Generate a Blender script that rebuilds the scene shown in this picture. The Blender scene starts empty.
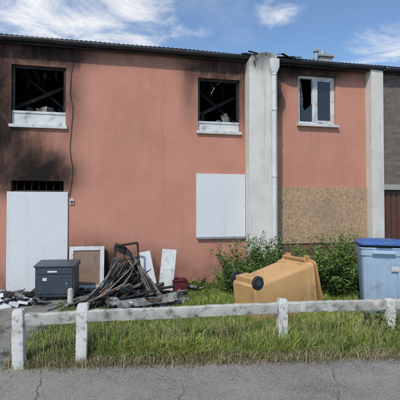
import bpy, math, random
import numpy as np
from mathutils import Vector, Matrix, noise, Euler
random.seed(7); rng=np.random.default_rng(7)
sc=bpy.context.scene
sc.view_settings.view_transform='Standard'; sc.view_settings.look='None'; sc.view_settings.exposure=0
COL=sc.collection

# ---------------------------------------------------------------- materials
class NT:
    def __init__(s,name):
        s.m=bpy.data.materials.new(name); s.m.use_nodes=True
        s.t=s.m.node_tree; s.n=s.t.nodes; s.l=s.t.links
        s.b=s.n['Principled BSDF']; s.tc=s.n.new('ShaderNodeTexCoord').outputs['Object']
    def link(s,a,b): s.l.new(a,b)
    def setin(s,inp,v):
        if hasattr(v,'is_output'): s.l.new(v,inp)
        else: inp.default_value=v
    def math(s,op,a,b=0.0,clamp=False):
        n=s.n.new('ShaderNodeMath'); n.operation=op; n.use_clamp=clamp
        s.setin(n.inputs[0],a); s.setin(n.inputs[1],b); return n.outputs[0]
    def noise(s,scale,detail=4,rough=.55,vec=None,dist=0):
        n=s.n.new('ShaderNodeTexNoise'); n.inputs['Scale'].default_value=scale
        n.inputs['Detail'].default_value=detail; n.inputs['Roughness'].default_value=rough
        n.inputs['Distortion'].default_value=dist
        s.l.new(vec if vec is not None else s.tc,n.inputs['Vector']); return n.outputs[0]
    def mapping(s,scale=(1,1,1),loc=(0,0,0),src=None):
        n=s.n.new('ShaderNodeMapping'); n.inputs['Scale'].default_value=scale; n.inputs['Location'].default_value=loc
        s.l.new(src if src is not None else s.tc,n.inputs['Vector']); return n.outputs[0]
    def ramp(s,v,lo,hi,a=0.0,b=1.0):
        n=s.n.new('ShaderNodeMapRange'); n.interpolation_type='SMOOTHSTEP'
        s.setin(n.inputs[0],v); n.inputs[1].default_value=lo; n.inputs[2].default_value=hi
        n.inputs[3].default_value=a; n.inputs[4].default_value=b; return n.outputs[0]
    def mix(s,f,a,b,mode='MIX'):
        n=s.n.new('ShaderNodeMix'); n.data_type='RGBA'; n.blend_type=mode
        s.setin(n.inputs[0],f)
        for i,v in ((6,a),(7,b)):
            if hasattr(v,'is_output'): s.l.new(v,n.inputs[i])
            else: n.inputs[i].default_value=(*v[:3],1)
        return n.outputs[2]
    def blob(s,c,r,p=1.0):
        n=s.n.new('ShaderNodeVectorMath'); n.operation='SUBTRACT'; s.l.new(s.tc,n.inputs[0]); n.inputs[1].default_value=(c[0],0,c[1])
        k=s.n.new('ShaderNodeVectorMath'); k.operation='MULTIPLY'; s.l.new(n.outputs[0],k.inputs[0]); k.inputs[1].default_value=(1/r[0],0,1/r[1])
        L=s.n.new('ShaderNodeVectorMath'); L.operation='LENGTH'; s.l.new(k.outputs[0],L.inputs[0])
        return s.ramp(L.outputs['Value'],1.0,0.0,0,p)
    def bump(s,h,strength=.3,dist=.01):
        n=s.n.new('ShaderNodeBump'); n.inputs['Strength'].default_value=strength; n.inputs['Distance'].default_value=dist
        s.l.new(h,n.inputs['Height']); s.l.new(n.outputs[0],s.b.inputs['Normal'])
    def base(s,c): s.setin(s.b.inputs['Base Color'], c if hasattr(c,'is_output') else (*c[:3],1))
    def rough(s,r): s.setin(s.b.inputs['Roughness'],r)

def mk(name,c1,c2,scale=4,rough=.8,bump=.3,bs=60,bd=.004,metal=0,dirt=None,dirts=9,dlo=.5,dhi=.75):
    t=NT(name); c=t.mix(t.ramp(t.noise(scale,6),.3,.7),c1,c2)
    if dirt: c=t.mix(t.ramp(t.noise(dirts,8,.65),dlo,dhi),c,dirt)
    t.base(c); t.rough(rough); t.b.inputs['Metallic'].default_value=metal
    if bump: t.bump(t.noise(bs,5,.6),bump,bd)
    return t.m

def stucco(name,soots,col=(.58,.272,.192),col2=(.52,.236,.166)):
    t=NT(name)
    c=t.mix(t.ramp(t.noise(1.1,5),.3,.7),col,col2)
    c=t.mix(t.ramp(t.noise(.55,7,.6,dist=.8),.5,.72,0,.32),c,(.40,.19,.135))
    c=t.mix(t.ramp(t.noise(14,5,.7),.45,.8,0,.30),c,(.38,.18,.135))
    st=t.noise(1.0,6,.6,t.mapping((7,7,.55)))
    c=t.mix(t.ramp(st,.5,.8,0,.26),c,(.26,.14,.115))
    c=t.mix(t.ramp(t.noise(2.3,6,.7,dist=.6),.6,.72,0,.25),c,(.64,.36,.28))
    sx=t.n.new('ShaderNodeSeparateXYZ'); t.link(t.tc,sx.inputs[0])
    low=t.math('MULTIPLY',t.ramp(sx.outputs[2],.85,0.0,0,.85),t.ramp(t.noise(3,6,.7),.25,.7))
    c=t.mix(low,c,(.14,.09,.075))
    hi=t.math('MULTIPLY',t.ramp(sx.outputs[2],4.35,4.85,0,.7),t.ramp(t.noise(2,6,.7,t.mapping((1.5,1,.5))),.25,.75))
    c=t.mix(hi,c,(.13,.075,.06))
    if soots:
        inv=None      # soft union: 1-prod(1-b)
        for cc,r,p in soots:
            b=t.math('SUBTRACT',1.0,t.blob(cc,r,p)); inv=b if inv is None else t.math('MULTIPLY',inv,b)
        f=t.math('SUBTRACT',1.0,inv)
        nz=t.math('ADD',t.math('MULTIPLY',t.noise(1.3,9,.7,dist=.7),.6),t.math('MULTIPLY',t.noise(3.5,8,.7,t.mapping((2.2,1,.6)),dist=.4),.4))
        f2=t.math('MULTIPLY',f,t.ramp(nz,.25,.68,.35,1.35))
        f3=t.math('POWER',t.math('MINIMUM',f2,1.0),.85)
        brown=t.mix(t.math('MINIMUM',t.math('MULTIPLY',f3,1.6),.9),c,(.10,.058,.045))
        c=t.mix(t.ramp(f3,.25,.98,0,.96),brown,(.014,.011,.010))
    t.base(c); t.rough(.94); t.b.inputs['Specular IOR Level'].default_value=.2
    h=t.math('ADD',t.noise(90,4,.6),t.math('MULTIPLY',t.noise(3,4),1.5))
    t.bump(h,.4,.006); return t.m

M={}
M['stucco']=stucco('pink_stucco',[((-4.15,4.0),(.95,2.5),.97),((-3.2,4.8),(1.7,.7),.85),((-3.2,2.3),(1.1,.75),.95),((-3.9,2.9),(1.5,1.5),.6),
    ((-2.6,3.9),(.4,1.4),.35),((.42,4.7),(1.2,.65),.8),((.95,4.0),(.35,1.2),.4),((-.2,4.1),(.35,1.0),.3),((-2.2,.35),(1.1,1.0),.75),((-1.3,.3),(1.2,.8),.55),((-5.4,3.4),(1.6,2.6),.9)])
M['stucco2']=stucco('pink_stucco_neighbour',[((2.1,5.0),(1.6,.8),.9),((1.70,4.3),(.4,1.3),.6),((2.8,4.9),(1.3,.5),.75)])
def pierm():
    t=NT('weathered_white_render')
    c=t.mix(t.ramp(t.noise(2,6),.3,.7),(.70,.67,.62),(.60,.57,.52))
    c=t.mix(t.ramp(t.noise(1,6,.7,t.mapping((9,9,.6))),.5,.75,0,.5),c,(.30,.275,.24))
    c=t.mix(t.ramp(t.noise(5,8,.7),.55,.75,0,.5),c,(.42,.39,.34))
    f=t.blob((1.25,5.0),(.8,.9),1.0)
    f=t.math('ADD',f,t.math('MULTIPLY',t.math('SUBTRACT',t.noise(3,8,.7),.5),.9))
    c=t.mix(t.ramp(f,.3,1.0,0,.85),c,(.06,.055,.05))
    t.base(c); t.rough(.9); t.bump(t.noise(60,5,.6),.4,.006); return t.m
M['pier']=pierm()
def boardm():
    t=NT('white_board_paint')
    c=t.mix(t.ramp(t.noise(1.3,6),.3,.7),(.70,.705,.705),(.65,.655,.66))
    c=t.mix(t.ramp(t.noise(1,7,.65,t.mapping((6,6,.5))),.52,.8,0,.35),c,(.38,.36,.33))
    c=t.mix(t.ramp(t.noise(7,8,.7),.60,.78,0,.5),c,(.36,.33,.30))
    t.base(c); t.rough(.6); t.bump(t.noise(2,3),.15,.02); return t.m
M['white']=boardm()
M['upvc']=mk('white_window_plastic',(.68,.68,.66),(.54,.54,.52),3,.45,.05,dirt=(.20,.18,.165),dirts=6,dlo=.5,dhi=.78)
M['char']=mk('charred_wood',(.008,.008,.008),(.03,.028,.026),9,.8,.9,40,.01,dirt=(.12,.115,.11),dirts=14,dlo=.62,dhi=.8)
M['ash']=mk('ash_grey_scrap',(.12,.12,.12),(.30,.29,.27),7,.8,.6,30,.01,dirt=(.03,.03,.03),dirts=10,dlo=.45,dhi=.65)
M['wood']=mk('scorched_timber',(.16,.10,.06),(.28,.20,.13),7,.8,.5,30,.01,dirt=(.02,.018,.016),dirts=5,dlo=.42,dhi=.6)
M['sootin']=mk('sooty_interior_plaster',(.015,.013,.012),(.07,.06,.055),1.2,.9,.5,10,.02)
M['black']=mk('black_fibre_cement',(.018,.019,.022),(.035,.036,.038),3,.7,.5,50,.005,dirt=(.07,.07,.065),dirts=12,dlo=.6,dhi=.85)
M['gutter']=mk('dark_gutter',(.02,.021,.024),(.035,.036,.04),3,.5,.15,20,.004,dirt=(.07,.065,.06),dirts=6,dlo=.55,dhi=.8)
def osb():
    t=NT('osb_board')
    nn=t.n.new('ShaderNodeTexNoise'); nn.inputs['Scale'].default_value=9; nn.inputs['Detail'].default_value=3; t.link(t.tc,nn.inputs['Vector'])
    va=t.n.new('ShaderNodeVectorMath'); va.operation='MULTIPLY_ADD'; t.link(nn.outputs['Color'],va.inputs[0]); va.inputs[1].default_value=(.09,.09,.09); t.link(t.tc,va.inputs[2]); q=va.outputs[0]
    v=t.n.new('ShaderNodeTexVoronoi'); v.inputs['Scale'].default_value=22; t.link(t.mapping((1,1,2.0),src=q),v.inputs['Vector'])
    v2=t.n.new('ShaderNodeTexVoronoi'); v2.inputs['Scale'].default_value=24; t.link(t.mapping((2.1,1,1),(3,0,5),src=q),v2.inputs['Vector'])
    a=t.n.new('ShaderNodeSeparateXYZ'); t.link(v.outputs['Color'],a.inputs[0]); b=t.n.new('ShaderNodeSeparateXYZ'); t.link(v2.outputs['Color'],b.inputs[0])
    c=t.mix(a.outputs[0],(.36,.225,.125),(.53,.36,.22))
    c=t.mix(t.ramp(b.outputs[1],.6,1,0,.65),c,(.25,.15,.08))
    c=t.mix(t.ramp(b.outputs[2],.75,.95,0,.5),c,(.58,.42,.27))
    c=t.mix(t.ramp(t.noise(1.1,5),.4,.75,0,.45),c,(.24,.155,.10))
    t.base(c); t.rough(.75); t.bump(v.outputs['Distance'],.3,.004); return t.m
M['osb']=osb()
def brick(name,a,b,mo,sx=1):
    t=NT(name); n=t.n.new('ShaderNodeTexBrick')
    sp=t.n.new('ShaderNodeSeparateXYZ'); t.link(t.tc,sp.inputs[0]); cb=t.n.new('ShaderNodeCombineXYZ')
    t.link(sp.outputs[0],cb.inputs[0]); t.link(sp.outputs[2],cb.inputs[1]); t.link(cb.outputs[0],n.inputs['Vector'])
    n.inputs['Scale'].default_value=1; n.inputs['Brick Width'].default_value=.22; n.inputs['Row Height'].default_value=.072
    n.inputs['Mortar Size'].default_value=.006; n.inputs['Color1'].default_value=(*a,1); n.inputs['Color2'].default_value=(*b,1); n.inputs['Mortar'].default_value=(*mo,1)
    c=t.mix(t.ramp(t.noise(6,6,.7),.4,.8,0,.5),n.outputs['Color'],tuple(x*.5 for x in a))
    t.base(c); t.rough(.9)
    h=t.math('ADD',t.math('MULTIPLY',n.outputs['Fac'],-1.0),t.math('MULTIPLY',t.noise(50,4),.4)); t.bump(h,.6,.008); return t.m
M['brick']=brick('brown_brick',(.14,.105,.085),(.20,.16,.135),(.17,.155,.135))
M['plinth']=brick('red_brick_plinth',(.17,.07,.05),(.22,.10,.07),(.17,.15,.13))
M['conc']=mk('white_painted_concrete',(.66,.65,.61),(.54,.53,.49),5,.85,.6,45,.008,dirt=(.20,.185,.14),dirts=13,dlo=.50,dhi=.72)
M['rail']=mk('weathered_concrete_rail',(.55,.53,.48),(.41,.395,.35),4,.88,.7,40,.01,dirt=(.14,.13,.095),dirts=9,dlo=.46,dhi=.70)
M['brown']=mk('brown_panel',(.20,.125,.08),(.28,.18,.12),4,.6,.2,dirt=(.06,.045,.035),dirts=4)
M['garage']=mk('red_brown_shutter',(.11,.045,.03),(.085,.035,.025),3,.5,.2)
M['mail']=mk('anthracite_box_paint',(.035,.05,.065),(.05,.065,.08),3,.42,.1,dirt=(.16,.16,.15),dirts=8,dlo=.6,dhi=.85)
M['steel']=mk('grey_metal',(.45,.46,.47),(.35,.35,.36),6,.4,.1,metal=.5)
M['red']=mk('dark_red_plastic',(.16,.02,.025),(.09,.012,.015),5,.5,.1,dirt=(.03,.02,.02))
M['tan']=mk('tan_bin_plastic',(.62,.36,.15),(.56,.32,.13),2.5,.5,.15,120,.002,dirt=(.28,.18,.10),dirts=4,dlo=.50,dhi=.8)
M['tan2']=mk('tan_bin_lid_plastic',(.52,.30,.12),(.46,.27,.11),2.5,.5,.15,120,.002,dirt=(.24,.16,.09),dirts=4)
M['blue']=mk('light_blue_bin_plastic',(.40,.51,.63),(.35,.46,.59),2.5,.5,.12,120,.002,dirt=(.20,.23,.26),dirts=4,dlo=.52,dhi=.8)
M['blue2']=mk('blue_bin_lid_plastic',(.05,.13,.36),(.04,.11,.31),2.5,.45,.1,120,.002,dirt=(.12,.16,.24),dirts=5)
M['rubber']=mk('black_rubber',(.015,.015,.015),(.03,.03,.03),6,.7,.2)
M['pipe']=mk('white_drain_pipe',(.68,.67,.64),(.60,.59,.56),4,.4,.05,dirt=(.33,.30,.26),dirts=7,dlo=.56,dhi=.8)
def glass():
    t=NT('dark_window_glass'); t.base((.015,.018,.02)); t.rough(t.ramp(t.noise(5,5),.3,.7,.05,.3)); t.b.inputs['Specular IOR Level'].default_value=.8; return t.m
M['glass']=glass()
def asphalt():
    t=NT('asphalt_pavement')
    c=t.mix(t.ramp(t.noise(.8,7,.6),.3,.7),(.205,.188,.165),(.285,.262,.23))
    c=t.mix(t.ramp(t.noise(3,7,.7,dist=.5),.45,.75,0,.55),c,(.145,.132,.115))
    c=t.mix(t.ramp(t.noise(.5,6,.6,t.mapping((1,3,1),(4,2,0))),.5,.65,0,.45),c,(.12,.11,.098))
    v=t.n.new('ShaderNodeTexVoronoi'); v.inputs['Scale'].default_value=95; t.link(t.tc,v.inputs['Vector'])
    a=t.n.new('ShaderNodeSeparateXYZ'); t.link(v.outputs['Color'],a.inputs[0])
    c=t.mix(t.ramp(a.outputs[0],.5,1.0,0,.6),c,(.44,.41,.365))
    c=t.mix(t.ramp(t.noise(170,3,.7),.52,.70,0,.75),c,(.07,.065,.058))
    nn=t.n.new('ShaderNodeTexNoise'); nn.inputs['Scale'].default_value=2.2; nn.inputs['Detail'].default_value=6; t.link(t.tc,nn.inputs['Vector'])
    va=t.n.new('ShaderNodeVectorMath'); va.operation='MULTIPLY_ADD'; t.link(nn.outputs['Color'],va.inputs[0]); va.inputs[1].default_value=(.35,.35,.35); t.link(t.tc,va.inputs[2])
    cr=t.n.new('ShaderNodeTexVoronoi'); cr.feature='DISTANCE_TO_EDGE'; cr.inputs['Scale'].default_value=.55; t.link(va.outputs[0],cr.inputs['Vector'])
    ck=t.math('MULTIPLY',t.ramp(cr.outputs['Distance'],.006,.001),t.ramp(t.noise(1.1,3),.45,.6))
    c=t.mix(t.math('MULTIPLY',ck,.6),c,(.04,.038,.034))
    t.base(c); t.rough(.92)
    h=t.math('SUBTRACT',t.math('ADD',t.noise(150,4,.7),v.outputs['Distance']),t.math('MULTIPLY',ck,2.0)); t.bump(h,.7,.006); return t.m
M['asph']=asphalt()
M['soil']=mk('soil_under_grass',(.06,.07,.024),(.09,.085,.04),3,.95,.8,30,.02,dirt=(.13,.11,.07),dirts=5,dlo=.55,dhi=.75)
M['path']=mk('dirty_concrete_path',(.20,.19,.17),(.27,.255,.23),2,.9,.5,60,.006,dirt=(.05,.048,.045),dirts=4,dlo=.45,dhi=.7)
M['kerb']=mk('kerb_concrete',(.3,.3,.28),(.38,.37,.35),4,.9,.4)
def leafm(name):
    t=NT(name); a=t.n.new('ShaderNodeAttribute'); a.attribute_name='Col'
    t.base(a.outputs['Color']); t.rough(.6); t.b.inputs['Specular IOR Level'].default_value=.3; return t.m
M['leaf']=leafm('leaf'); M['blade']=leafm('grass_blade')

# ---------------------------------------------------------------- mesh builder
class MB:
    def __init__(s): s.v=[];s.f=[];s.m=[]
    def add(s,vs,fs,mi=0):
        o=len(s.v); s.v+= [tuple(v) for v in vs]; s.f+=[tuple(o+i for i in f) for f in fs]; s.m+=[mi]*len(fs)
    def box(s,c,d,R=None,mi=0):
        R=R or Matrix.Identity(3); c=Vector(c); vs=[]
        for x in(-.5,.5):
            for y in(-.5,.5):
                for z in(-.5,.5): vs.append(c+R@Vector((x*d[0],y*d[1],z*d[2])))
        s.add(vs,[(0,1,3,2),(4,6,7,5),(0,4,5,1),(2,3,7,6),(0,2,6,4),(1,5,7,3)],mi)
    def bx(s,x0,x1,y0,y1,z0,z1,mi=0): s.box(((x0+x1)/2,(y0+y1)/2,(z0+z1)/2),(x1-x0,y1-y0,z1-z0),None,mi)
    def tube(s,pts,r,n=10,mi=0,cap=True):
        pts=[Vector(p) for p in pts]; rs=r if isinstance(r,(list,tuple)) else [r]*len(pts); vs=[];fs=[]
        for i,p in enumerate(pts):
            d=(pts[min(i+1,len(pts)-1)]-pts[max(i-1,0)]).normalized()
            a=d.cross(Vector((0,0,1)) if abs(d.z)<.95 else Vector((1,0,0))).normalized(); b=d.cross(a)
            for k in range(n):
                t=2*math.pi*k/n; vs.append(p+(a*math.cos(t)+b*math.sin(t))*rs[i])
        for i in range(len(pts)-1):
            for k in range(n):
                fs.append((i*n+k,i*n+(k+1)%n,(i+1)*n+(k+1)%n,(i+1)*n+k))
        if cap: fs.append(tuple(range(n))[::-1]); fs.append(tuple(range((len(pts)-1)*n,len(pts)*n)))
        s.add(vs,fs,mi)
    def ribbon(s,pts,side,w,th=.006,mi=0):
        pts=[Vector(p) for p in pts]; side=Vector(side).normalized(); vs=[];fs=[]
        for i,p in enumerate(pts):
            d=(pts[min(i+1,len(pts)-1)]-pts[max(i-1,0)]).normalized(); nn=d.cross(side).normalized()
            ww=w*(1+.25*math.sin(i*2.1+w*50))
            for a,b in((-1,-1),(1,-1),(1,1),(-1,1)): vs.append(p+side*a*ww/2+nn*b*th/2)
        for i in range(len(pts)-1):
            for k in range(4): fs.append((i*4+k,i*4+(k+1)%4,(i+1)*4+(k+1)%4,(i+1)*4+k))
        fs+= [(3,2,1,0),tuple(range(len(vs)-4,len(vs)))]; s.add(vs,fs,mi)
    def loft(s,secs,mi=0,cap0=True,cap1=True):
        rings=[]
        for z,w,d,r,yo in secs:
            ring=[]
            for cx,cy,a0 in((1,1,0),(-1,1,90),(-1,-1,180),(1,-1,270)):
                for k in range(5):
                    t=math.radians(a0+k*22.5); ring.append((cx*(w/2-r)+r*math.cos(t),yo+cy*(d/2-r)+r*math.sin(t),z))
            rings.append(ring)
        n=20; vs=[p for r in rings for p in r]; fs=[]
        for i in range(len(rings)-1):
            for k in range(n): fs.append((i*n+k,i*n+(k+1)%n,(i+1)*n+(k+1)%n,(i+1)*n+k))
        if cap0: fs.append(tuple(range(n))[::-1])
        if cap1: fs.append(tuple(range((len(rings)-1)*n,len(rings)*n)))
        s.add(vs,fs,mi)
    def build(s,name,mats,parent=None,bevel=0,smooth=False,loc=None,mat=None):
        me=bpy.data.meshes.new(name); me.from_pydata(s.v,[],s.f)
        for m in (mats if isinstance(mats,(list,tuple)) else [mats]): me.materials.append(m)
        me.polygons.foreach_set('material_index',s.m); me.update()
        o=bpy.data.objects.new(name,me); COL.objects.link(o)
        if parent: o.parent=parent
        if loc: o.location=loc
        if bevel:
            b=o.modifiers.new('bevel','BEVEL'); b.width=bevel; b.segments=2; b.limit_method='ANGLE'; b.angle_limit=math.radians(40)
        if smooth:
            me.polygons.foreach_set('use_smooth',[True]*len(me.polygons))
            if hasattr(me,'set_sharp_from_angle'): me.set_sharp_from_angle(angle=math.radians(35))
        return o
def empty(name,loc=(0,0,0),rz=0):
    e=bpy.data.objects.new(name,None); COL.objects.link(e); e.location=loc; e.rotation_euler=(0,0,rz); e.empty_display_size=.2; return e
def rot(x=0,y=0,z=0): return Euler((math.radians(x),math.radians(y),math.radians(z))).to_matrix()

def wall(mb,u0,u1,z0,z1,holes,y0=0,y1=.25,mi=0):
    xs=sorted(set([u0,u1]+[h[0] for h in holes]+[h[1] for h in holes])); zs=sorted(set([z0,z1]+[h[2] for h in holes]+[h[3] for h in holes]))
    def solid(i,j):
        if i<0 or j<0 or i>=len(xs)-1 or j>=len(zs)-1: return False
        cx=(xs[i]+xs[i+1])/2; cz=(zs[j]+zs[j+1])/2
        return not any(h[0]<cx<h[1] and h[2]<cz<h[3] for h in holes)
    for i in range(len(xs)-1):
        for j in range(len(zs)-1):
            if not solid(i,j): continue
            a,b,c,d=xs[i],xs[i+1],zs[j],zs[j+1]
            mb.add([(a,y0,c),(b,y0,c),(b,y0,d),(a,y0,d)],[(0,1,2,3)],mi)
            mb.add([(a,y1,c),(b,y1,c),(b,y1,d),(a,y1,d)],[(3,2,1,0)],mi)
            if not solid(i-1,j): mb.add([(a,y0,c),(a,y0,d),(a,y1,d),(a,y1,c)],[(0,1,2,3)],mi)
            if not solid(i+1,j): mb.add([(b,y0,c),(b,y0,d),(b,y1,d),(b,y1,c)],[(3,2,1,0)],mi)
            if not solid(i,j-1): mb.add([(a,y0,c),(b,y0,c),(b,y1,c),(a,y1,c)],[(3,2,1,0)],mi)
            if not solid(i,j+1): mb.add([(a,y0,d),(b,y0,d),(b,y1,d),(a,y1,d)],[(0,1,2,3)],mi)

# ---------------------------------------------------------------- houses (local: x along facade, y inward)
FP=(0,8.12,0); FA=math.radians(11.6)
def F(u,y,z=0):
    return Vector((FP[0]+u*math.cos(FA)-y*math.sin(FA),FP[1]+u*math.sin(FA)+y*math.cos(FA),z))
ROOFZ=4.84
def shell(H,u0,u1,depth=7.5,inner=M['sootin']):
    mb=MB()
    mb.bx(u0,u1,depth,depth+.25,0,ROOFZ); mb.bx(u0,u0+.2,.26,depth-.002,0,ROOFZ-.003); mb.bx(u1-.2,u1,.26,depth-.002,0,ROOFZ-.003)
    mb.bx(u0+.21,u1-.21,.27,depth-.01,2.45,2.65)
    mb.bx(u0+.21,u1-.21,3.2,3.3,2.66,ROOFZ-.01); mb.bx(u0+.21,u1-.21,3.2,3.3,0.02,2.44)
    mb.build('inner_walls',inner,H)
def roof(H,u0,u1,depth=8.0,damaged=()):
    n=int((u1-u0)/.022); vs=[];fs=[]
    rows=[(-.16,4.935),(4.0,5.60),(depth,4.95)]
    for (y,z) in rows:
        for i in range(n+1):
            u=u0+(u1-u0)*i/n; w=.007*math.sin(u*2*math.pi/.09)+.012*noise.noise(Vector((u*.8,0,9)))
            dz=0
            if y<0:
                for a,b,k in damaged:
                    if a<u<b: dz=k*noise.noise(Vector((u*7,1.3,0)))-.01
            vs.append((u,y+(dz*2 if y<0 else 0),z+w+dz))
    for r in range(2):
        for i in range(n): fs.append((r*(n+1)+i,r*(n+1)+i+1,(r+1)*(n+1)+i+1,(r+1)*(n+1)+i))
    mb=MB(); mb.add(vs,fs); o=mb.build('corrugated_roof',M['black'],H,smooth=True)
    s=o.modifiers.new('th','SOLIDIFY'); s.thickness=.014
    mb=MB(); mb.bx(u0,u1,-.10,-.06,ROOFZ-.04,4.90)
    mb.bx(u0,u1,-.058,.25,ROOFZ+.0,ROOFZ+.03)
    mb.build('fascia',M['gutter'],H)
    vs=[];fs=[];L=24
    for i in range(L+1):
        u=u0+(u1-u0)*i/L; sag=.014*noise.noise(Vector((u*1.7,0,4)))
        for k in range(9):
            t=math.pi+math.pi*k/8; vs.append((u,-.165+.058*math.cos(t),4.895+sag+.075*math.sin(t)))
    for i in range(L):
        for k in range(8): fs.append((i*9+k,i*9+k+1,(i+1)*9+k+1,(i+1)*9+k))
    mb=MB(); mb.add(vs,fs)
    o=mb.build('gutter',M['gutter'],H,smooth=True); s=o.modifiers.new('th','SOLIDIFY'); s.thickness=.006

# --- burnt pink house
H1=empty('burnt_terraced_house',FP,FA)
LW=(-3.713,-2.71,3.25,4.43); MW=(-.043,.88,3.27,4.42); DR=(-3.70,-2.74,.0,2.18)
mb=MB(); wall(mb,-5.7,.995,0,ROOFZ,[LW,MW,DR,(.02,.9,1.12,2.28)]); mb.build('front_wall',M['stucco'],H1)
shell(H1,-5.7,1.30); roof(H1,-5.72,1.32,damaged=[(.6,1.4,.05)])
mb=MB(); mb.bx(-3.766,-2.654,-.03,-.012,.02,1.965); mb.build('boarded_door',M['white'],H1,bevel=.003)
mb=MB()
for i in range(7):
    u=-3.62+i*.135; mb.tube([(u,.08,1.9),(u+.01,.08,2.17)],.008,6)
mb.bx(-3.70,-2.74,.06,.12,1.965,2.0); mb.build('transom_grille',M['char'],H1)
mb=MB()
for (u,z) in((-3.72,1.9),(-2.7,1.9),(-3.72,1.0),(-2.7,1.0),(-3.72,.2),(-2.7,.2)): mb.tube([(u,-.034,z),(u,-.029,z)],.008,8)
mb.build('board_screws',M['steel'],H1)
mb=MB(); mb.bx(-.086,.990,-.035,-.012,1.03,2.375); mb.build('window_board',M['white'],H1,bevel=.003)
mb=MB(); mb.bx(-.07,.985,-.06,-.037,1.0,1.045)
for (u,z) in((-.05,2.33),(.95,2.33),(-.05,1.7),(.95,1.7),(.45,2.33),(.45,1.1)): mb.tube([(u,-.041,z),(u,-.034,z)],.008,8)
mb.build('board_batten',M['steel'],H1)
def upper_window(H,w,strip,sd):
    random.seed(sd)
    u0,u1,z0,z1=w; mb=MB(); e=.003
    mb.bx(u0+e,u1-e,.06,.10,z0+e,strip); mb.bx(u0+e,u1-e,.045,.12,strip,strip+.045)
    mb.bx(u0-.03,u1+.03,-.05,.058,z0-.045,z0+e+.012)
    mb.build('lower_panel_and_sill',M['upvc'],H,bevel=.004)
    mb=MB()
    mb.bx(u0+e,u0+.05,.05,.11,strip+.05,z1-e); mb.bx(u1-.05,u1-e,.05,.11,strip+.05,z1-e); mb.bx(u0+.051,u1-.051,.05,.11,z1-.05,z1-e)
    for k in range(7):
        a=u0+(u1-u0)*(k+.5)/7; mb.box((a,1.2,z1-.1-.05*k%.2),(.05,2.0,.09),rot(random.uniform(-22,-4),random.uniform(-8,8),random.uniform(-22,22)))
    mb.box(((u0+u1)/2,.45,strip+.45),(1.15,.06,.07),rot(0,-28,6)); mb.box(((u0+u1)/2+.1,.6,strip+.5),(1.1,.05,.05),rot(0,40,-8))
    mb.build('charred_frame',M['char'],H)
    mb=MB()
    for k in range(9):
        a=random.uniform(u0+.08,u1-.08); hh=random.uniform(.06,.28); mb.box((a,random.uniform(.18,.6),strip+.05+hh/2),(random.uniform(.03,.16),.012,hh),rot(random.uniform(-20,20),random.uniform(-25,25),random.uniform(-50,50)),random.choice((0,0,1)))
    for k in range(3):
        a=random.uniform(u0+.1,u1-.2); mb.tube([(a,.3,z1-.05),(a+.03,.28,z1-.2),(a+.02,.3,z1-.38)],.005,5)
    mb.build('burnt_scraps',[M['char'],M['ash']],H)
upper_window(H1,LW,3.50,4); upper_window(H1,MW,3.46,9)
mb=MB()
pts=[]
for i in range(34):
    t=i/33; z=4.82-t*2.95; pts.append((-2.60+.025*math.sin(t*17)+.03*noise.noise(Vector((t*9,0,0))),-.015,z))
mb.tube(pts,.0055,5)
mb.build('hanging_cable',M['rubber'],H1,smooth=True)
mb=MB(); mb.bx(-2.62,-2.54,-.025,-.002,1.72,1.83); mb.build('bell_plate',M['upvc'],H1,bevel=.003)
mb=MB(); mb.bx(-2.605,-2.555,-.032,-.026,1.745,1.79); mb.build('bell_button',M['red'],H1)
def prism(mb,poly,y0,y1,mi=0):
    n=len(poly); vs=[(u,y0,z) for u,z in poly]+[(u,y1,z) for u,z in poly]
    mb.add(vs,[tuple(range(n)),tuple(range(2*n-1,n-1,-1))]+[(i,i+n,(i+1)%n+n,(i+1)%n) for i in range(n)],mi)
mb=MB()
prism(mb,[(1.0,0),(1.62,0),(1.62,4.93),(1.38,4.97),(1.25,4.94),(1.12,4.86),(1.06,4.88),(1.0,4.78)],-.30,.24)
mb.build('party_wall_pier',M['pier'],H1,bevel=.01)
mb=MB(); mb.tube([(1.52,-.37,.1),(1.52,-.37,4.52)],.052,14)
for z in(.9,2.3,3.7,4.45): mb.tube([(1.52,-.37,z),(1.52,-.37,z+.05)],.062,14); mb.bx(1.49,1.55,-.33,-.301,z,z+.04)
mb.loft([(4.50,.12,.12,.03,-.37),(4.62,.20,.16,.03,-.37),(4.78,.20,.16,.03,-.37)])
for i in range(len(mb.v)-60,len(mb.v)): mb.v[i]=(mb.v[i][0]+1.52,mb.v[i][1],mb.v[i][2])
mb.build('downpipe',M['pipe'],H1,smooth=True)
mb=MB()
random.seed(31)
for k in range(16):
    u=random.uniform(1.0,2.1); mb.box((u,random.uniform(-.26,.1),4.92+random.uniform(-.03,.03)),(random.uniform(.15,.45),.03,random.uniform(.015,.045)),rot(random.uniform(-15,15),random.uniform(-8,8),random.uniform(-25,25)))
mb.ribbon([(1.05,-.32,4.93),(1.14,-.34,4.86),(1.08,-.34,4.74),(1.12,-.33,4.62)],(0,1,.2),.035)
mb.ribbon([(1.62,-.2,4.95),(1.75,-.26,4.97),(1.9,-.25,4.91),(2.2,-.25,4.93)],(0,1,.2),.10)
mb.build('charred_roof_timbers',M['char'],H1)

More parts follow.
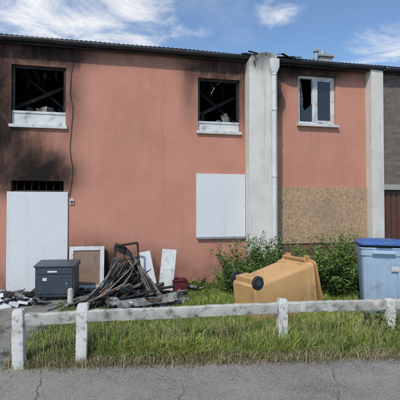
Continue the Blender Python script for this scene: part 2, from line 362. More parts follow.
# --- neighbouring pink house
H2=empty('terraced_house',FP,FA)
RW=(2.273,3.206,3.52,4.67)
mb=MB(); wall(mb,1.622,3.972,.92,ROOFZ,[RW,(1.80,3.93,.95,2.10)],y0=.06,y1=.30); mb.build('front_wall',M['stucco2'],H2)
mb=MB(); mb.bx(1.622,3.972,.05,.30,0,.918); mb.build('brick_plinth',M['plinth'],H2)
mb=MB(); mb.bx(1.70,2.86,.028,.048,.86,2.12); mb.bx(2.864,3.95,.030,.05,.85,2.125); mb.build('boarded_bay_window',M['osb'],H2,bevel=.002)
shell(H2,1.63,4.2); roof(H2,1.34,4.29,damaged=[(1.34,2.3,.04)])
mb=MB(); u0,u1,z0,z1=RW; e=.003; y=.12
mb.bx(u0+e,u0+.065,y,y+.06,z0+.03,z1-e); mb.bx(u1-.065,u1-e,y,y+.06,z0+.03,z1-e); mb.bx(u0+.066,u1-.066,y,y+.06,z1-.065,z1-e); mb.bx(u0+.066,u1-.066,y,y+.06,z0+.03,z0+.10)
m=u0+.42; mb.bx(m-.045,m+.045,y-.01,y+.06,z0+.101,z1-.066)
mb.bx(u0-.04,u1+.04,-.02,y-.002,z0-.03,z0+.028)
mb.bx(m+.046,m+.09,y+.004,y+.05,z0+.101,z1-.066); mb.bx(u1-.10,u1-.066,y+.004,y+.05,z0+.101,z1-.066)
mb.bx(m+.091,u1-.101,y+.004,y+.05,z0+.101,z0+.14); mb.bx(m+.091,u1-.101,y+.004,y+.05,z1-.11,z1-.067)
mb.build('window_frame',M['upvc'],H2,bevel=.004)
mb=MB(); mb.bx(m+.09,u1-.10,y+.02,y+.026,z0+.14,z1-.11); mb.add([(u0+.066,y+.022,z0+.1),(m-.045,y+.022,z0+.1),(m-.045,y+.022,z0+.52),(u0+.2,y+.022,z0+.36),(u0+.066,y+.022,z0+.6)],[(0,1,2,3,4)])
mb.build('window_glass',M['glass'],H2)
mb=MB()
mb.ribbon([(u0+.1,.2,z1-.1),(u0+.16,.22,z1-.5),(u0+.12,.2,z0+.3)],(1,0,0),.08); mb.ribbon([(m+.2,.24,z1-.1),(m+.24,.26,z1-.5),(m+.2,.25,z0+.2)],(1,.2,0),.14)
mb.build('burnt_curtain',M['ash'],H2)
mb=MB(); prism(mb,[(3.975,0),(4.285,0),(4.285,4.86),(3.975,4.86)],-.16,.29); mb.build('party_wall_pier',M['pier'],H2,bevel=.008)
mb=MB(); mb.bx(4.0,4.4,2.2,2.6,5.1,6.05); mb.bx(3.95,4.45,2.15,2.65,6.05,6.12); mb.build('chimney',M['kerb'],H2,bevel=.01)
mb=MB(); mb.tube([(4.2,2.4,6.12),(4.2,2.4,6.3)],.08,12); mb.tube([(3.5,1.5,5.1),(3.5,1.5,5.85)],.05,12); mb.tube([(3.5,1.5,5.85),(3.5,1.5,5.89),(3.5,1.5,5.95)],[.08,.08,.02],12); mb.build('flue',M['steel'],H2)

# --- brown brick house
H3=empty('brick_house',FP,FA)
BW=(5.55,6.9,3.3,4.45); GD=(4.42,6.75,0,2.07)
mb=MB(); wall(mb,4.287,8.6,0,ROOFZ,[BW,GD],y0=.02,y1=.28); mb.build('front_wall',M['brick'],H3)
mb=MB(); mb.bx(4.425,6.745,.10,.14,0.0,2.065)
for i in range(15): u=4.50+i*.155; mb.bx(u,u+.10,.082,.099,.08,2.0)
mb.build('garage_door',M['garage'],H3,bevel=.003)
mb=MB(); mb.bx(4.30,6.9,-.01,.018,2.075,2.2); mb.bx(BW[0]-.05,BW[1]+.05,-.05,.1,BW[2]-.06,BW[2]+.0); mb.build('concrete_lintel',M['kerb'],H3,bevel=.004)
mb=MB(); u0,u1,z0,z1=BW
mb.bx(u0+e,u0+.06,.1,.16,z0+e,z1-e); mb.bx(u1-.06,u1-e,.1,.16,z0+e,z1-e); mb.bx(u0+.061,u1-.061,.1,.16,z1-.06,z1-e); mb.bx(u0+.061,u1-.061,.1,.16,z0+e,z0+.06); mb.bx((u0+u1)/2-.04,(u0+u1)/2+.04,.1,.16,z0+.061,z1-.061)
mb.build('window_frame',M['upvc'],H3)
mb=MB(); mb.bx(u0+.05,u1-.05,.125,.131,z0+.05,z1-.05); mb.build('window_glass',M['glass'],H3)
shell(H3,4.3,8.6); roof(H3,4.31,8.65)
# --- further house at the left end of the terrace
H4=empty('terraced_house.001',FP,FA)
mb=MB(); wall(mb,-10.2,-6.0,0,ROOFZ,[(-9.4,-8.3,3.3,4.45),(-7.4,-6.5,0,2.1),(-9.5,-8.2,1.0,2.2)]); mb.build('front_wall',M['pier'],H4)
mb=MB(); prism(mb,[(-5.998,0),(-5.702,0),(-5.702,4.86),(-5.998,4.86)],-.2,.24); mb.build('party_wall_pier',M['pier'],H4)
mb=MB(); mb.bx(-9.39,-8.31,.1,.15,3.31,4.44); mb.bx(-9.49,-8.21,.1,.15,1.01,2.19); mb.build('window_glass',M['glass'],H4)
mb=MB(); mb.bx(-7.39,-6.51,.1,.15,0,2.09); mb.build('front_door',M['garage'],H4)
shell(H4,-10.2,-5.75); roof(H4,-10.3,-5.74)

# ---------------------------------------------------------------- ground, pavement, path, lawn, road
random.seed(11)
def sheet(name,poly,z,mat):
    mb=MB(); mb.add([(x,y,z) for x,y in poly],[tuple(range(len(poly)))]); return mb.build(name,mat)
sheet('ground',[(-400,-400),(400,-400),(400,400),(-400,400)],-.14,M['soil'])
def EY(x): return 4.17+.065*x
def FY(x): return 4.341+.168*x
mb=MB(); mb.add([(-30,-1.4,0),(30,-1.4,0),(30,EY(30),0),(-30,EY(-30),0),(-30,-1.4,-.14),(30,-1.4,-.14)],[(0,1,2,3),(4,5,1,0)]); mb.build('pavement',M['asph'])
mb=MB(); mb.bx(-30,30,-1.56,-1.402,-.13,.006); mb.build('kerb',M['kerb'],bevel=.01)
sheet('road',[(-30,-9),(30,-9),(30,-1.56),(-30,-1.56)],-.13,M['asph'])
mb=MB()
nx,ny=90,60; vs=[];fs=[]
def gz(x,y):
    d=min(max((y-EY(x))/.6,0),1); return -.003+d*(.03*noise.noise(Vector((x*.9,y*.9,0)))+.018)
for j in range(ny+1):
    for i in range(nx+1):
        x=-9+18*i/nx; y0=EY(x); y1=8.12+x*.205+.25; y=y0+(y1-y0)*j/ny
        vs.append((x,y,gz(x,y)))
for j in range(ny):
    for i in range(nx): a=j*(nx+1)+i; fs.append((a,a+1,a+nx+2,a+nx+1))
mb.add(vs,fs); mb.build('lawn_soil',M['soil'],smooth=True)
mb=MB(); poly=[(-5.2,EY(-5.2)+.01),(-2.02,EY(-2.02)+.01),(-2.1,5.4),(-2.25,6.75),(-2.2,7.62),(-5.2,7.03)]
n=len(poly); mb.add([(x,y,.05 if y>4.6 else .012) for x,y in poly]+[(x,y,-.1) for x,y in poly],[tuple(range(n))]+[(i,i+n,(i+1)%n+n,(i+1)%n) for i in range(n)]); mb.build('garden_path',M['path'])

# ---------------------------------------------------------------- grass
def blades(name,P,h,w,cols,bend=.45,zf=gz):
    N=len(P); ph=rng.uniform(0,2*np.pi,N); th=rng.uniform(0,2*np.pi,N); b=h*rng.uniform(.05,bend*1.6,N)
    z=np.array([zf(x,y) for x,y in P])-.005
    V=np.zeros((N,5,3)); wx=np.cos(ph)*w/2; wy=np.sin(ph)*w/2; bx=np.cos(th)*b; by=np.sin(th)*b
    hh=np.sqrt(np.maximum(h*h-b*b*.5,.0001))
    for k,(sx,f,bf,zz) in enumerate(((-1,1,0,0),(1,1,0,0),(1,.8,.3,.6),(-1,.8,.3,.6),(0,0,1,1))):
        V[:,k,0]=P[:,0]+sx*f*wx+bx*bf; V[:,k,1]=P[:,1]+sx*f*wy+by*bf; V[:,k,2]=z+hh*zz
    me=bpy.data.meshes.new(name); me.vertices.add(N*5); me.vertices.foreach_set('co',V.ravel())
    o=np.arange(N)[:,None]*5; L=np.concatenate([o+np.array([[0,1,2,3]]),o+np.array([[3,2,4]])],1).ravel()
    me.loops.add(N*7); me.loops.foreach_set('vertex_index',L)
    me.polygons.add(N*2); st=(np.arange(N)[:,None]*7+np.array([[0,4]])).ravel(); me.polygons.foreach_set('loop_start',st)
    try: me.polygons.foreach_set('loop_total',np.tile([4,3],N))
    except Exception: pass
    me.update(calc_edges=True); me.validate()
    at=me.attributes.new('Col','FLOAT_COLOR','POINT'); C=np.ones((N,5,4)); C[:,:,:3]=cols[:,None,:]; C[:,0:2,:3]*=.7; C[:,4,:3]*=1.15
    at.data.foreach_set('color',C.ravel()); me.materials.append(M['blade'])
    ob=bpy.data.objects.new(name,me); COL.objects.link(ob); return ob
G=np.array([(.16,.25,.04),(.22,.31,.055),(.11,.19,.03),(.31,.35,.09),(.42,.37,.18)])
def pick(N,p,P=None):
    c=G[rng.choice(5,N,p=p)]*rng.uniform(.75,1.25,(N,1))
    if P is not None:   # patches of yellower and darker growth
        k=np.array([noise.noise(Vector((x*1.3,y*1.3,31))) for x,y in P])[:,None]
        c=c*(1+.45*k); c[:,0:1]*=1+.25*np.maximum(k,0)
    return c
def wallY(x): return 8.12+x*.205-.02
def inlawn(x,y):
    left=-2.0-.04*(y-4)+.08*math.sin(y*5)
    return x>left and y<wallY(x)
pts=[];hs=[]
while len(pts)<62000:
    x=random.uniform(-2.4,6.5); y=random.uniform(4.3,9.4)
    if not inlawn(x,y) or y<FY(x)-.05: continue
    n=noise.noise(Vector((x*1.6,y*1.6,3))); n2=noise.noise(Vector((x*5,y*5,8)))
    if n2<-.35 and random.random()<.7: continue
    if x>3.2 and random.random()<.6: continue
    hgt=.075+.05*n+.04*n2
    if y>wallY(x)-.5: hgt+=.08*random.random()
    if x>.3: hgt+=.05
    if -2.2<x<-.3 and 6.0<y<7.4: hgt*=.75
    pts.append((x,y)); hs.append(max(.03,hgt)*random.uniform(.6,1.35))
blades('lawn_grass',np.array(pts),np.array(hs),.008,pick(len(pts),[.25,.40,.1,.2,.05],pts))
pts=[];hs=[]
while len(pts)<44000:
    x=random.uniform(-1.98,5.0); t=random.random()
    wob=.05*noise.noise(Vector((x*3,0,7)))
    lo=EY(x)-.04+wob; hi=FY(x)+.45; y=lo+(hi-lo)*t
    if y<EY(x)+.04 and random.random()<.5: continue
    n=noise.noise(Vector((x*2.2,y*2.2,13))); n2=noise.noise(Vector((x*6,y*6,2)))
    edge=min(1,max(.2,(y-lo)/.16)); hgt=(.22+.15*n+.13*n2)*edge
    if x<-1.8: hgt*=.7
    if y>FY(x)+.15: hgt*=.8
    pts.append((x,y)); hs.append(max(.03,hgt)*random.uniform(.5,1.3))
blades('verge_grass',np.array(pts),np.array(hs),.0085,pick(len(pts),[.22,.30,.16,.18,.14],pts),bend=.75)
pts=[];hs=[]
for k in range(15000):
    x=random.uniform(-2.02,5.0); y=EY(x)+random.gauss(.02,.075)
    if noise.noise(Vector((x*4,0,1)))<-.2 and random.random()<.75: continue
    pts.append((x,y)); hs.append(random.uniform(.03,.16))
c=np.array([(.35,.28,.16),(.24,.17,.10),(.44,.38,.23),(.16,.18,.06)])[rng.choice(4,len(pts))]*rng.uniform(.7,1.2,(len(pts),1))
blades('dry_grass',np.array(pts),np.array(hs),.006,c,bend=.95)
pts=[];hs=[]
for k in range(5000):
    x=random.uniform(-4.6,-1.9); y=random.uniform(4.3,7.2)
    if noise.noise(Vector((x*2,y*2,5)))<.22 and not (x>-2.2): continue
    pts.append((x,y)); hs.append(random.uniform(.02,.10))
blades('path_weeds',np.array(pts),np.array(hs),.007,pick(len(pts),[.3,.3,.2,.1,.1]),zf=lambda x,y:.045)

def plant(name,items,palette,leaf=(.05,.022),dens=1.0,stemcol=(.10,.085,.04)):
    V=[];Fc=[];C=[]
    def quad(c,d,sd,L,W,col):
        o=len(V); up=d.cross(sd)
        a=c; b=c+d*L*.45+sd*W/2+up*W*.15; e=c+d*L-up*L*.12; f=c+d*L*.45-sd*W/2+up*W*.15
        V.extend([a,b,e,f]); Fc.append((o,o+1,o+2,o+3)); C.extend([col]*4)
    for (x,y,z0,hh,sp,ns) in items:
        for s in range(ns):
            a=random.uniform(0,2*math.pi); r0=random.random()**.5*sp*.45
            p=Vector((x+math.cos(a)*r0,y+math.sin(a)*r0,z0)); H=hh*random.uniform(.45,1.0)*(1-.35*r0/sp)
            d=Vector((math.cos(a)*sp*.7*random.random()/max(hh,.1),math.sin(a)*sp*.7*random.random()/max(hh,.1),1)).normalized()
            n=max(5,int(H/.035)); shade=random.uniform(.65,1.2)
            for i in range(n):
                q=p+d*(H/n); o=len(V); sdd=Vector((.004,0,0)); V.extend([p-sdd,p+sdd,q+sdd*.7,q-sdd*.7]); Fc.append((o,o+1,o+2,o+3)); C.extend([stemcol]*4)
                p=q; d=(d+Vector((random.gauss(0,.09),random.gauss(0,.09),-.015))).normalized()
                if i<n*.08: continue
                for k in range(int(random.uniform(2,4.9)*dens)):
                    t=random.uniform(0,2*math.pi); ld=Vector((math.cos(t),math.sin(t),random.uniform(-.3,.8))).normalized()
                    sd=ld.cross(Vector((random.gauss(0,.4),random.gauss(0,.4),1))).normalized()
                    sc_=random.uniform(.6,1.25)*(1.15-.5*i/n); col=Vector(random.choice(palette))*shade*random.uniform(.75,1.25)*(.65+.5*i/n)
                    quad(p+ld*random.uniform(0,.05),ld,sd,leaf[0]*sc_,leaf[1]*sc_,tuple(col))
    me=bpy.data.meshes.new(name); me.from_pydata([tuple(v) for v in V],[],Fc)
    at=me.attributes.new('Col','FLOAT_COLOR','POINT'); at.data.foreach_set('color',np.array([(c[0],c[1],c[2],1) for c in C],dtype=float).ravel())
    me.materials.append(M['leaf']); o=bpy.data.objects.new(name,me); COL.objects.link(o); return o
PG=[(.10,.17,.035),(.14,.22,.045),(.08,.14,.03),(.19,.26,.07)]
PL=[(.15,.23,.045),(.20,.28,.06),(.10,.18,.03)]
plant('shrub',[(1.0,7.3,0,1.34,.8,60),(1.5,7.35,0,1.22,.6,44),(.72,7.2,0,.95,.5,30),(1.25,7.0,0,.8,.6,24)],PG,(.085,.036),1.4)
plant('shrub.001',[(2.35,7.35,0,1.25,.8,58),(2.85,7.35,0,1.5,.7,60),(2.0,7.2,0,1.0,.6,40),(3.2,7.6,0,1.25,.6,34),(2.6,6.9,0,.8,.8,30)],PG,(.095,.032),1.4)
plant('low_weeds',[(x,FY(x)+random.uniform(-.10,.5),0,random.uniform(.16,.34),.22,8) for x in [random.uniform(-1.7,3.4) for _ in range(26)]],PL,(.045,.022),.85)
plant('ivy_clump',[(2.25,4.78,0,.50,.3,26),(2.42,4.62,0,.30,.25,16)],PG,(.05,.04),1.2)
plant('wall_weeds',[(F(u,-random.uniform(.1,.5)).x,F(u,-.3).y,0,random.uniform(.15,.35),.25,7) for u in [random.uniform(-.9,1.6) for _ in range(12)]],PL,(.04,.02),.8)
def stalks(name,n,f,hr,col):
    V=[];Fc=[];C=[]
    for k in range(n):
        x,y=f(); h=random.uniform(*hr); p=Vector((x,y,0)); d=Vector((random.gauss(0,.18),random.gauss(0,.18),1)).normalized()
        q=p+d*h; o=len(V); w=Vector((.0022,.001,0)); V+= [p-w,p+w,q+w*.5,q-w*.5]; Fc.append((o,o+1,o+2,o+3)); C+=[col]*4
        for j in range(9):
            c=q-d*j*.009; t=random.uniform(0,6.28); e_=Vector((math.cos(t),math.sin(t),.8))*.016; o=len(V); s_=Vector((-math.sin(t),math.cos(t),0))*.003
            V+=[c-s_,c+s_,c+e_]; Fc.append((o,o+1,o+2)); C+=[tuple(v*1.25 for v in col)]*3
    me=bpy.data.meshes.new(name); me.from_pydata([tuple(v) for v in V],[],Fc); at=me.attributes.new('Col','FLOAT_COLOR','POINT')
    at.data.foreach_set('color',np.array([(c[0],c[1],c[2],1) for c in C],dtype=float).ravel()); me.materials.append(M['blade']); COL.objects.link(bpy.data.objects.new(name,me))
def fv():
    x=random.uniform(-1.8,3.6); return x,random.uniform(EY(x)+.05,FY(x)+.35)
stalks('seed_heads',800,fv,(.2,.48),(.36,.29,.15))

# ---------------------------------------------------------------- fence
FE=empty('concrete_fence')
fa=math.atan(.168)
def post(x,h,w=.115,lean=(0,0),name='post'):
    mb=MB()
    mb.loft([(-.1,w,w,.012,0),(h*.33,w,w,.012,0),(h*.66,w,w,.012,0),(h-.03,w*.97,w*.97,.014,0),(h-.005,w*.85,w*.85,.02,0),(h,w*.6,w*.6,.02,0)])
    for i,v in enumerate(mb.v):
        n=noise.noise(Vector(v)*9+Vector((x,0,0)))*.006; mb.v[i]=(v[0]+n,v[1]+n,v[2]+(n if v[2]>.3 else 0))
    o=mb.build(name,M['conc'],FE,smooth=True); o.location=(x,FY(x),0); o.rotation_euler=(math.radians(lean[0]),math.radians(lean[1]),fa); return o
post(-1.872,.60,.115,(1,-1)); post(-1.26,.63,.115,(-1,1)); post(.947,.60,.11,(0,1)); post(2.32,.545,.11,(1,-2)); post(4.4,.6)
def rail_(x0,x1,z0,z1,off,name='rail'):
    n=60; vs=[];fs=[]
    for i in range(n+1):
        x=x0+(x1-x0)*i/n; sag=.010*noise.noise(Vector((x*1.5,3,0)))
        zc=z0+(z1-z0)*i/n+sag; y=FY(x)+off
        for k,(a,b) in enumerate(((-.03,-.058),(.03,-.058),(.034,-.048),(.034,.050),(.026,.060),(-.026,.060),(-.034,.050),(-.034,-.048))):
            j=.006*noise.noise(Vector((x*14,k*3,1)))
            vs.append((x-a*.16,y+a+j,zc+b+j))
    for i in range(n):
        for k in range(8): fs.append((i*8+k,i*8+(k+1)%8,(i+1)*8+(k+1)%8,(i+1)*8+k))
    fs+=[tuple(range(8))[::-1],tuple(range(n*8,n*8+8))]
    mb=MB(); mb.add(vs,fs); mb.build(name,M['rail'],FE,smooth=True)
rail_(-1.90,.93,.495,.495,-.005,'rail'); rail_(.964,2.29,.50,.475,-.005,'rail_2'); rail_(2.36,4.4,.47,.47,-.005,'rail_3')

# ---------------------------------------------------------------- wheelie bins
def wheelie(name,mat,lidm,W=.60,D=.74,h=1.07,lid=2.0,sticker=False):
    E=empty(name); mb=MB(); b=h*.93
    w0,d0=W*.80,D*.66
    secs=[(.03,w0*.92,d0*.92,.04,.02),(.05,w0,d0,.05,.02),(.30,w0+(W-w0)*.3,d0+(D-d0)*.3,.055,.01),(b-.12,W*.965,D*.965,.06,0),(b-.118,W*1.0,D*1.0,.06,0),(b-.02,W*1.02,D*1.02,.06,0),(b-.018,W*1.06,D*1.05,.065,0),(b,W*1.06,D*1.05,.065,0),(b,W*.97,D*.97,.05,0),(b-.25,W*.9,D*.9,.05,0)]
    mb.loft(secs,0,True,True)
    for x in(-.2,-.07,.07,.2): mb.box((x*W/.6,-D/2+.055,b*.50),(.022,.02,b*.62),rot(7,0,0))
    mb.box((0,-D/2-.02,b-.07),(W*.5,.045,.03))
    mb.bx(-w0/2+.07,w0/2-.07,d0/2-.03,d0/2+.10,.06,.26)
    mb.build('body',mat,E,bevel=.004,smooth=True)
    L=MB(); L.loft([(0,W*1.08,D*1.08,.07,0),(.035,W*1.09,D*1.09,.07,0),(.06,W*1.0,D*1.0,.07,0),(.085,W*.8,D*.8,.09,0),(.092,W*.4,D*.4,.08,0)])
    for s_ in(-1,1): L.box((s_*W*.3,D*.56,.02),(.09,.09,.05))
    L.box((0,-D*.56,.02),(W*.35,.06,.03))
    o=L.build('lid',lidm,E,bevel=.004,smooth=True)
    for v in o.data.vertices: v.co.y-=D*.56
    o.location=(0,D*.56,b+.004); o.rotation_euler=(math.radians(-lid),0,0)
    m2=MB(); m2.tube([(-W*.36,D*.5,b-.06),(-W*.36,D*.58,b-.05),(W*.36,D*.58,b-.05),(W*.36,D*.5,b-.06)],.015,8); m2.build('handle',mat,E,smooth=True)
    wy=d0/2+.05
    for s_ in(-1,1):
        m3=MB(); xx=s_*(w0/2-.01); pr=[(.0,.03),(.0,.085),(.012,.095),(.038,.095),(.05,.085),(.05,.035)]
        n=28; vs=[];fs=[]
        for (dx,r) in pr:
            for k in range(n): t=2*math.pi*k/n; vs.append((xx-.025+dx,wy+r*math.cos(t),.104+r*math.sin(t)))
        for i in range(len(pr)-1):
            for k in range(n): fs.append((i*n+k,i*n+(k+1)%n,(i+1)*n+(k+1)%n,(i+1)*n+k))
        fs+=[tuple(range(n)),tuple(range((len(pr)-1)*n,len(pr)*n))]; m3.add(vs,fs,0); m3.tube([(xx-.035,wy,.104),(xx+.035,wy,.104)],.045,14,1)
        m3.build('wheel',[M['rubber'],M['mail']],E,smooth=True)
    m4=MB(); m4.tube([(-w0/2,wy,.104),(w0/2,wy,.104)],.011,8); m4.build('axle',M['steel'],E)
    if sticker:
        m5=MB(); m5.box((.15,-D/2+.012,b*.72),(.10,.004,.07),rot(7,0,0)); m5.build('sticker',M['upvc'],E)
    return E
B1=wheelie('wheelie_bin',M['blue'],M['blue2'],.60,.72,1.14,2,True); B1.location=(2.72,5.85,.02); B1.rotation_euler=(0,0,math.radians(-16))
B2=wheelie('wheelie_bin.001',M['blue'],M['blue2'],.60,.72,1.14,3); B2.location=(3.42,5.75,.02); B2.rotation_euler=(0,0,math.radians(6))
B3=wheelie('wheelie_bin.002',M['tan'],M['tan2'],.68,.82,1.20,7)
A=math.radians(30); c_,s_=math.cos(A),math.sin(A)
R=Matrix(((-s_,0,c_),(c_,0,s_),(0,1,0)))
R=R@Euler((math.radians(-7),0,0)).to_matrix()
Mx=R.to_4x4(); Mx.translation=Vector((.62,5.6,.27)); B3.matrix_world=Mx

# ---------------------------------------------------------------- things left in the yard
E=empty('letter_box',(-2.52,6.85,.05),math.radians(6))
mb=MB(); mb.bx(-.33,.33,-.19,.19,.07,.58); mb.add([(-.35,-.22,.58),(.35,-.22,.58),(.35,.21,.58),(-.35,.21,.58),(-.35,-.22,.61),(.35,-.22,.61),(.35,.21,.66),(-.35,.21,.66)],[(3,2,1,0),(4,5,6,7),(0,1,5,4),(1,2,6,5),(2,3,7,6),(3,0,4,7)])
mb.bx(-.30,.30,-.205,-.192,.12,.44); mb.bx(-.30,.30,-.205,-.192,.455,.56)
for x in(-.28,.28):
    for y in(-.14,.14): mb.bx(x-.03,x+.03,y-.03,y+.03,0,.068)
mb.build('box',M['mail'],E,bevel=.006)
mb=MB(); mb.bx(-.12,.04,-.212,-.206,.49,.52); mb.bx(-.20,-.13,-.212,-.206,.35,.40); mb.build('slot_and_label',M['upvc'],E)
mb=MB(); mb.tube([(.2,-.215,.3),(.2,-.206,.3)],.015,10); mb.build('lock',M['steel'],E)
mb=MB(); mb.tube([(0,0,-.02),(0,0,.28),(0,0,.31)],[.05,.048,.03],12); mb.build('stub_post',M['rail'],loc=(-2.16,6.45,.0),smooth=True)
E=empty('framed_panel',F(-2.28,-.24,.07),FA); E.rotation_euler=(math.radians(-12),0,FA)
mb=MB(); w,h=.66,.84
mb.bx(-w/2,-w/2+.08,-.03,.03,0,h); mb.bx(w/2-.08,w/2,-.03,.03,0,h); mb.bx(-w/2+.081,w/2-.081,-.03,.03,0,.09); mb.bx(-w/2+.081,w/2-.081,-.03,.03,h-.08,h); mb.build('frame',M['upvc'],E,bevel=.005)
mb=MB(); mb.bx(-w/2+.08,w/2-.08,-.01,.01,.09,h-.08); mb.build('infill',M['brown'],E)
E=empty('white_panel',(-.88,7.22,.03),0); E.rotation_euler=(math.radians(-14),math.radians(-9),math.radians(20))
mb=MB(); mb.bx(-.11,.11,-.012,.012,0,.82); mb.build('sheet',M['white'],E,bevel=.003)
E=empty('door_panel',(-.66,7.36,.03),0); E.rotation_euler=(math.radians(-10),math.radians(4),math.radians(-6))
mb=MB(); mb.bx(-.14,.14,-.02,.02,0,.83); mb.bx(-.10,.10,-.026,-.021,.06,.38); mb.bx(-.10,.10,-.026,-.021,.44,.76); mb.build('leaf',M['upvc'],E,bevel=.004)
E=empty('plastic_crate',(-.40,7.45,.03),math.radians(12)); mb=MB(); mb.bx(-.14,.14,-.10,-.085,0,.26); mb.bx(-.14,.14,.085,.10,0,.26); mb.bx(-.14,-.125,-.084,.084,0,.26); mb.bx(.125,.14,-.084,.084,0,.26); mb.bx(-.125,.125,-.084,.084,0.01,.025); mb.bx(-.15,.15,-.115,-.101,.22,.26)
mb.build('crate',M['red'],E,bevel=.004)

random.seed(21)
mb=MB()
def plank(a,b,w,t,mi,tw=0):
    a=Vector(a);b=Vector(b);d=b-a;L=d.length; q=d.to_track_quat('X','Z').to_matrix()@rot(tw,0,0); mb.box((a+b)/2,(L,w,t),q,mi)
for k in range(75):
    x=random.uniform(-2.25,-.5); y=random.uniform(6.2,7.1); L=random.uniform(.25,.95); a=random.uniform(-35,70)
    el=random.uniform(0,45)*max(0,1-abs(x+1.35)/.9)
    d=Vector((math.cos(math.radians(a))*math.cos(math.radians(el)),math.sin(math.radians(a))*math.cos(math.radians(el)),math.sin(math.radians(el))))
    z=random.uniform(.04,.34)*max(.15,1-abs(x+1.3)/.9)
    plank(Vector((x,y,z))-d*L/2,Vector((x,y,z+.03))+d*L/2,random.uniform(.03,.13),random.uniform(.012,.03),random.choice((0,0,0,1,1,3)),random.uniform(-70,70))
for k in range(22):
    t=random.random(); x0=-2.1+.6*t+random.uniform(-.12,.12); y0=6.25+.4*random.random(); hp=.92-.45*abs(t-.45)*1.6+random.uniform(-.28,.04)
    p0=Vector((x0,y0,.04)); p2=Vector((-1.55+.55*t+random.uniform(-.15,.15),6.75+random.uniform(-.18,.18),hp)); bow=random.uniform(-.16,.05); p1=(p0+p2)/2+Vector((random.uniform(-.05,.14),0,bow))
    mb.ribbon([p0.lerp(p1,s).lerp(p1.lerp(p2,s),s) for s in [i/8 for i in range(9)]],(random.uniform(-.2,1),1,random.uniform(-.3,.5)),random.choice((.03,.05,.08,.16)),.010,random.choice((0,0,1,1,3)))
def leg(a,b,r=.016): mb.tube([a,b],r,8,0)
ch=Vector((-1.28,6.85,0))
for dx in(-.2,.22):
    leg(ch+Vector((dx,.15,0)),ch+Vector((dx-.09,.25,.98+dx*.15)),.018)
    leg(ch+Vector((dx,-.25,0)),ch+Vector((dx,-.2,.5)),.018); leg(ch+Vector((dx,-.22,.5)),ch+Vector((dx-.02,.18,.52)),.018)
leg(ch+Vector((-.29,.25,.95)),ch+Vector((.13,.25,1.01)),.02); leg(ch+Vector((-.25,.22,.66)),ch+Vector((.17,.22,.76)),.014)
mb.ribbon([ch+Vector((-.28,.24,.93)),ch+Vector((-.1,.3,.86)),ch+Vector((.0,.24,.8)),ch+Vector((.1,.24,.62))],(0,.2,1),.14,.012,0)
leg(ch+Vector((-.1,.21,.7)),ch+Vector((-.14,.24,.96)),.01)
for k in range(12): plank((-1.15+random.uniform(-.15,.12),6.75,.70+random.uniform(-.15,.15)),(-.62+random.uniform(-.2,.15),6.6,.05),random.uniform(.02,.09),.02,random.choice((0,0,1,3)),random.uniform(-60,60))
def lump(c,r,mi,seed):
    n1,n2=7,10; vs=[];fs=[]
    for i in range(n1+1):
        ph=math.pi*i/n1
        for j in range(n2):
            th=2*math.pi*j/n2; d=Vector((math.sin(ph)*math.cos(th),math.sin(ph)*math.sin(th),math.cos(ph))); k=1+.55*noise.noise(d*2.3+Vector((seed,0,0)))
            vs.append(Vector(c)+Vector((d.x*r[0]*k,d.y*r[1]*k,d.z*r[2]*k)))
    for i in range(n1):
        for j in range(n2): fs.append((i*n2+j,i*n2+(j+1)%n2,(i+1)*n2+(j+1)%n2,(i+1)*n2+j))
    mb.add(vs,fs,mi)
for k in range(55):
    x=random.uniform(-2.2,-.45); lump((x,random.uniform(6.2,7.1),random.uniform(.0,.22)*max(.1,1-abs(x+1.3)/.9)),(random.uniform(.03,.16),random.uniform(.03,.14),random.uniform(.02,.1)),random.choice((0,0,1)),k*3.1)
for k in range(150):
    x=random.uniform(-2.3,-.2); s=random.uniform(.01,.045); mb.box((x,random.uniform(6.0,7.2),random.uniform(.03,.25)*max(.1,1-abs(x+1.3)/.9)),(s*2,s,s*.5),rot(random.uniform(0,90),random.uniform(0,90),random.uniform(0,90)),random.choice((0,1,2)))
mb.build('burnt_debris_pile',[M['char'],M['ash'],M['white'],M['wood']])
mb=MB()
for k in range(75):
    p=F(random.uniform(-4.3,-2.95),-random.uniform(.35,1.2)); s=random.uniform(.03,.16)
    mb.box((p.x,p.y,.07+random.uniform(0,.07)),(s*2.2,s,random.uniform(.008,.05)),rot(random.uniform(-35,35),random.uniform(-35,35),random.uniform(0,180)),random.choice((0,0,0,1,1,2)))
for k in range(22):
    p=F(random.uniform(-4.3,-3.0),-random.uniform(.4,1.1)); lump((p.x,p.y,.08),(random.uniform(.05,.15),random.uniform(.05,.12),random.uniform(.03,.08)),random.choice((0,0,1)),k*7.7)
for k in range(9):
    p=F(-4.1+k*.15+random.uniform(-.1,.1),-.9+random.uniform(-.2,.3)); r=random.uniform(-.1,.1); mb.ribbon([(p.x,p.y,.08),(p.x+.1,p.y+r,.10+abs(r)),(p.x+.2,p.y+r*2,.14),(p.x+.3,p.y-r,.07)],(r*5,1,.3),random.uniform(.02,.08),.005,random.choice((0,1,1,2)))
mb.build('burnt_rubble',[M['char'],M['ash'],M['white']])
mb=MB()
for k in range(110):
    u=random.uniform(-2.4,.9); p=F(u,-random.uniform(.05,.7)); s=random.uniform(.02,.10)
    mb.box((p.x,p.y,.05+random.uniform(0,.06)),(s*2.2,s,s*.4),rot(random.uniform(-35,35),random.uniform(-35,35),random.uniform(0,180)),random.choice((0,0,1)))
for k in range(6):
    u=random.uniform(-.6,.5); p=F(u,-.4); q=F(u+random.uniform(-.4,.4),-.2); plank((p.x,p.y,.05),(q.x,q.y,random.uniform(.1,.22)),.05,.02,0)
mb.build('charred_scraps',[M['char'],M['ash']])
mb=MB()
for k in range(420):
    x=random.uniform(-3,4); y=EY(x)-abs(random.gauss(0,.25))-.02; s=random.uniform(.003,.012)
    mb.box((x,y,.002+s*.2),(s*1.6,s,s*.5),rot(0,0,random.uniform(0,180)),random.choice((0,1)))
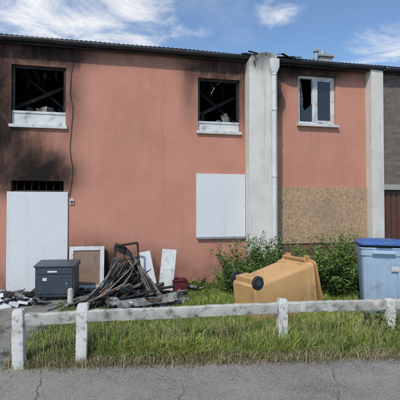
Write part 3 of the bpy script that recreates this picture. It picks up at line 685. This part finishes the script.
mb.build('pavement_grit',[M['kerb'],M['brown']])

# ---------------------------------------------------------------- world, sun
el=math.radians(50); az=math.radians(-24)
tosun=Vector((math.sin(az)*math.cos(el),-math.cos(az)*math.cos(el),math.sin(el)))
L=bpy.data.lights.new('sun','SUN'); L.energy=2.95; L.angle=math.radians(2.0); L.color=(1,.95,.87)
lo=bpy.data.objects.new('sun',L); COL.objects.link(lo); lo.rotation_euler=tosun.to_track_quat('Z','Y').to_euler(); lo.location=(-5,-8,12)
w=bpy.data.worlds.new('World'); sc.world=w; w.use_nodes=True; nt=w.node_tree; n=nt.nodes; l=nt.links
bg=n['Background']; sky=n.new('ShaderNodeTexSky'); sky.sky_type='NISHITA'; sky.sun_disc=False; sky.sun_elevation=el
sky.sun_rotation=math.atan2(tosun.x,tosun.y); sky.air_density=1.0; sky.dust_density=.4; sky.ozone_density=2.0
tc=n.new('ShaderNodeTexCoord'); sp=n.new('ShaderNodeSeparateXYZ'); l.new(tc.outputs['Generated'],sp.inputs[0])
def wm(op,a,b,cl=False):
    k=n.new('ShaderNodeMath'); k.operation=op; k.use_clamp=cl
    for i,v in((0,a),(1,b)):
        if hasattr(v,'is_output'): l.new(v,k.inputs[i])
        else: k.inputs[i].default_value=v
    return k.outputs[0]
zc=wm('ADD',wm('MAXIMUM',sp.outputs[2],0),.05)
cb=n.new('ShaderNodeCombineXYZ'); l.new(wm('DIVIDE',sp.outputs[0],zc),cb.inputs[0]); l.new(wm('DIVIDE',sp.outputs[1],zc),cb.inputs[1])
def wn(scale,det,rough,dist=0):
    k=n.new('ShaderNodeTexNoise'); k.inputs['Scale'].default_value=scale; k.inputs['Detail'].default_value=det; k.inputs['Roughness'].default_value=rough; k.inputs['Distortion'].default_value=dist
    l.new(cb.outputs[0],k.inputs['Vector']); return k.outputs[0]
def wr(v,a,b,c=0,d=1):
    k=n.new('ShaderNodeMapRange'); k.interpolation_type='SMOOTHSTEP'; l.new(v,k.inputs[0]); k.inputs[1].default_value=a;k.inputs[2].default_value=b;k.inputs[3].default_value=c;k.inputs[4].default_value=d; return k.outputs[0]
def wblob(cx,cy,rx,ry,p):
    s=n.new('ShaderNodeVectorMath'); s.operation='SUBTRACT'; l.new(cb.outputs[0],s.inputs[0]); s.inputs[1].default_value=(cx,cy,0)
    m=n.new('ShaderNodeVectorMath'); m.operation='MULTIPLY'; l.new(s.outputs[0],m.inputs[0]); m.inputs[1].default_value=(1/rx,1/ry,0)
    q=n.new('ShaderNodeVectorMath'); q.operation='LENGTH'; l.new(m.outputs[0],q.inputs[0]); return wr(q.outputs['Value'],1.0,.0,0,p)
bl=wm('MAXIMUM',wm('MAXIMUM',wblob(-.6,1.85,1.0,.9,1.0),wblob(.32,1.75,.35,.3,.7)),wblob(1.1,2.1,.6,.7,.7))
nz=wn(2.4,10,.66,.4)
cl=wr(wm('ADD',wm('MULTIPLY',bl,.40),nz),.64,.98)
cl=wm('MAXIMUM',cl,wr(wn(.9,9,.62,.3),.48,.8,0,.5))
tn=n.new('ShaderNodeMix'); tn.data_type='RGBA'; tn.blend_type='MULTIPLY'; tn.inputs[0].default_value=1; l.new(sky.outputs[0],tn.inputs[6]); tn.inputs[7].default_value=(.98,1.08,1.14,1)
mx=n.new('ShaderNodeMix'); mx.data_type='RGBA'; l.new(cl,mx.inputs[0]); l.new(tn.outputs[2],mx.inputs[6]); mx.inputs[7].default_value=(6.4,6.4,6.5,1)
l.new(mx.outputs[2],bg.inputs[0]); bg.inputs[1].default_value=.148

# ---------------------------------------------------------------- camera
cam=bpy.data.cameras.new('camera'); co=bpy.data.objects.new('camera',cam); COL.objects.link(co)
cam.sensor_width=36; cam.lens=34.65; cam.clip_end=1500; cam.clip_start=.05
co.location=(0,0,1.65); co.rotation_euler=(math.radians(90+1.19),0,0)
sc.camera=co
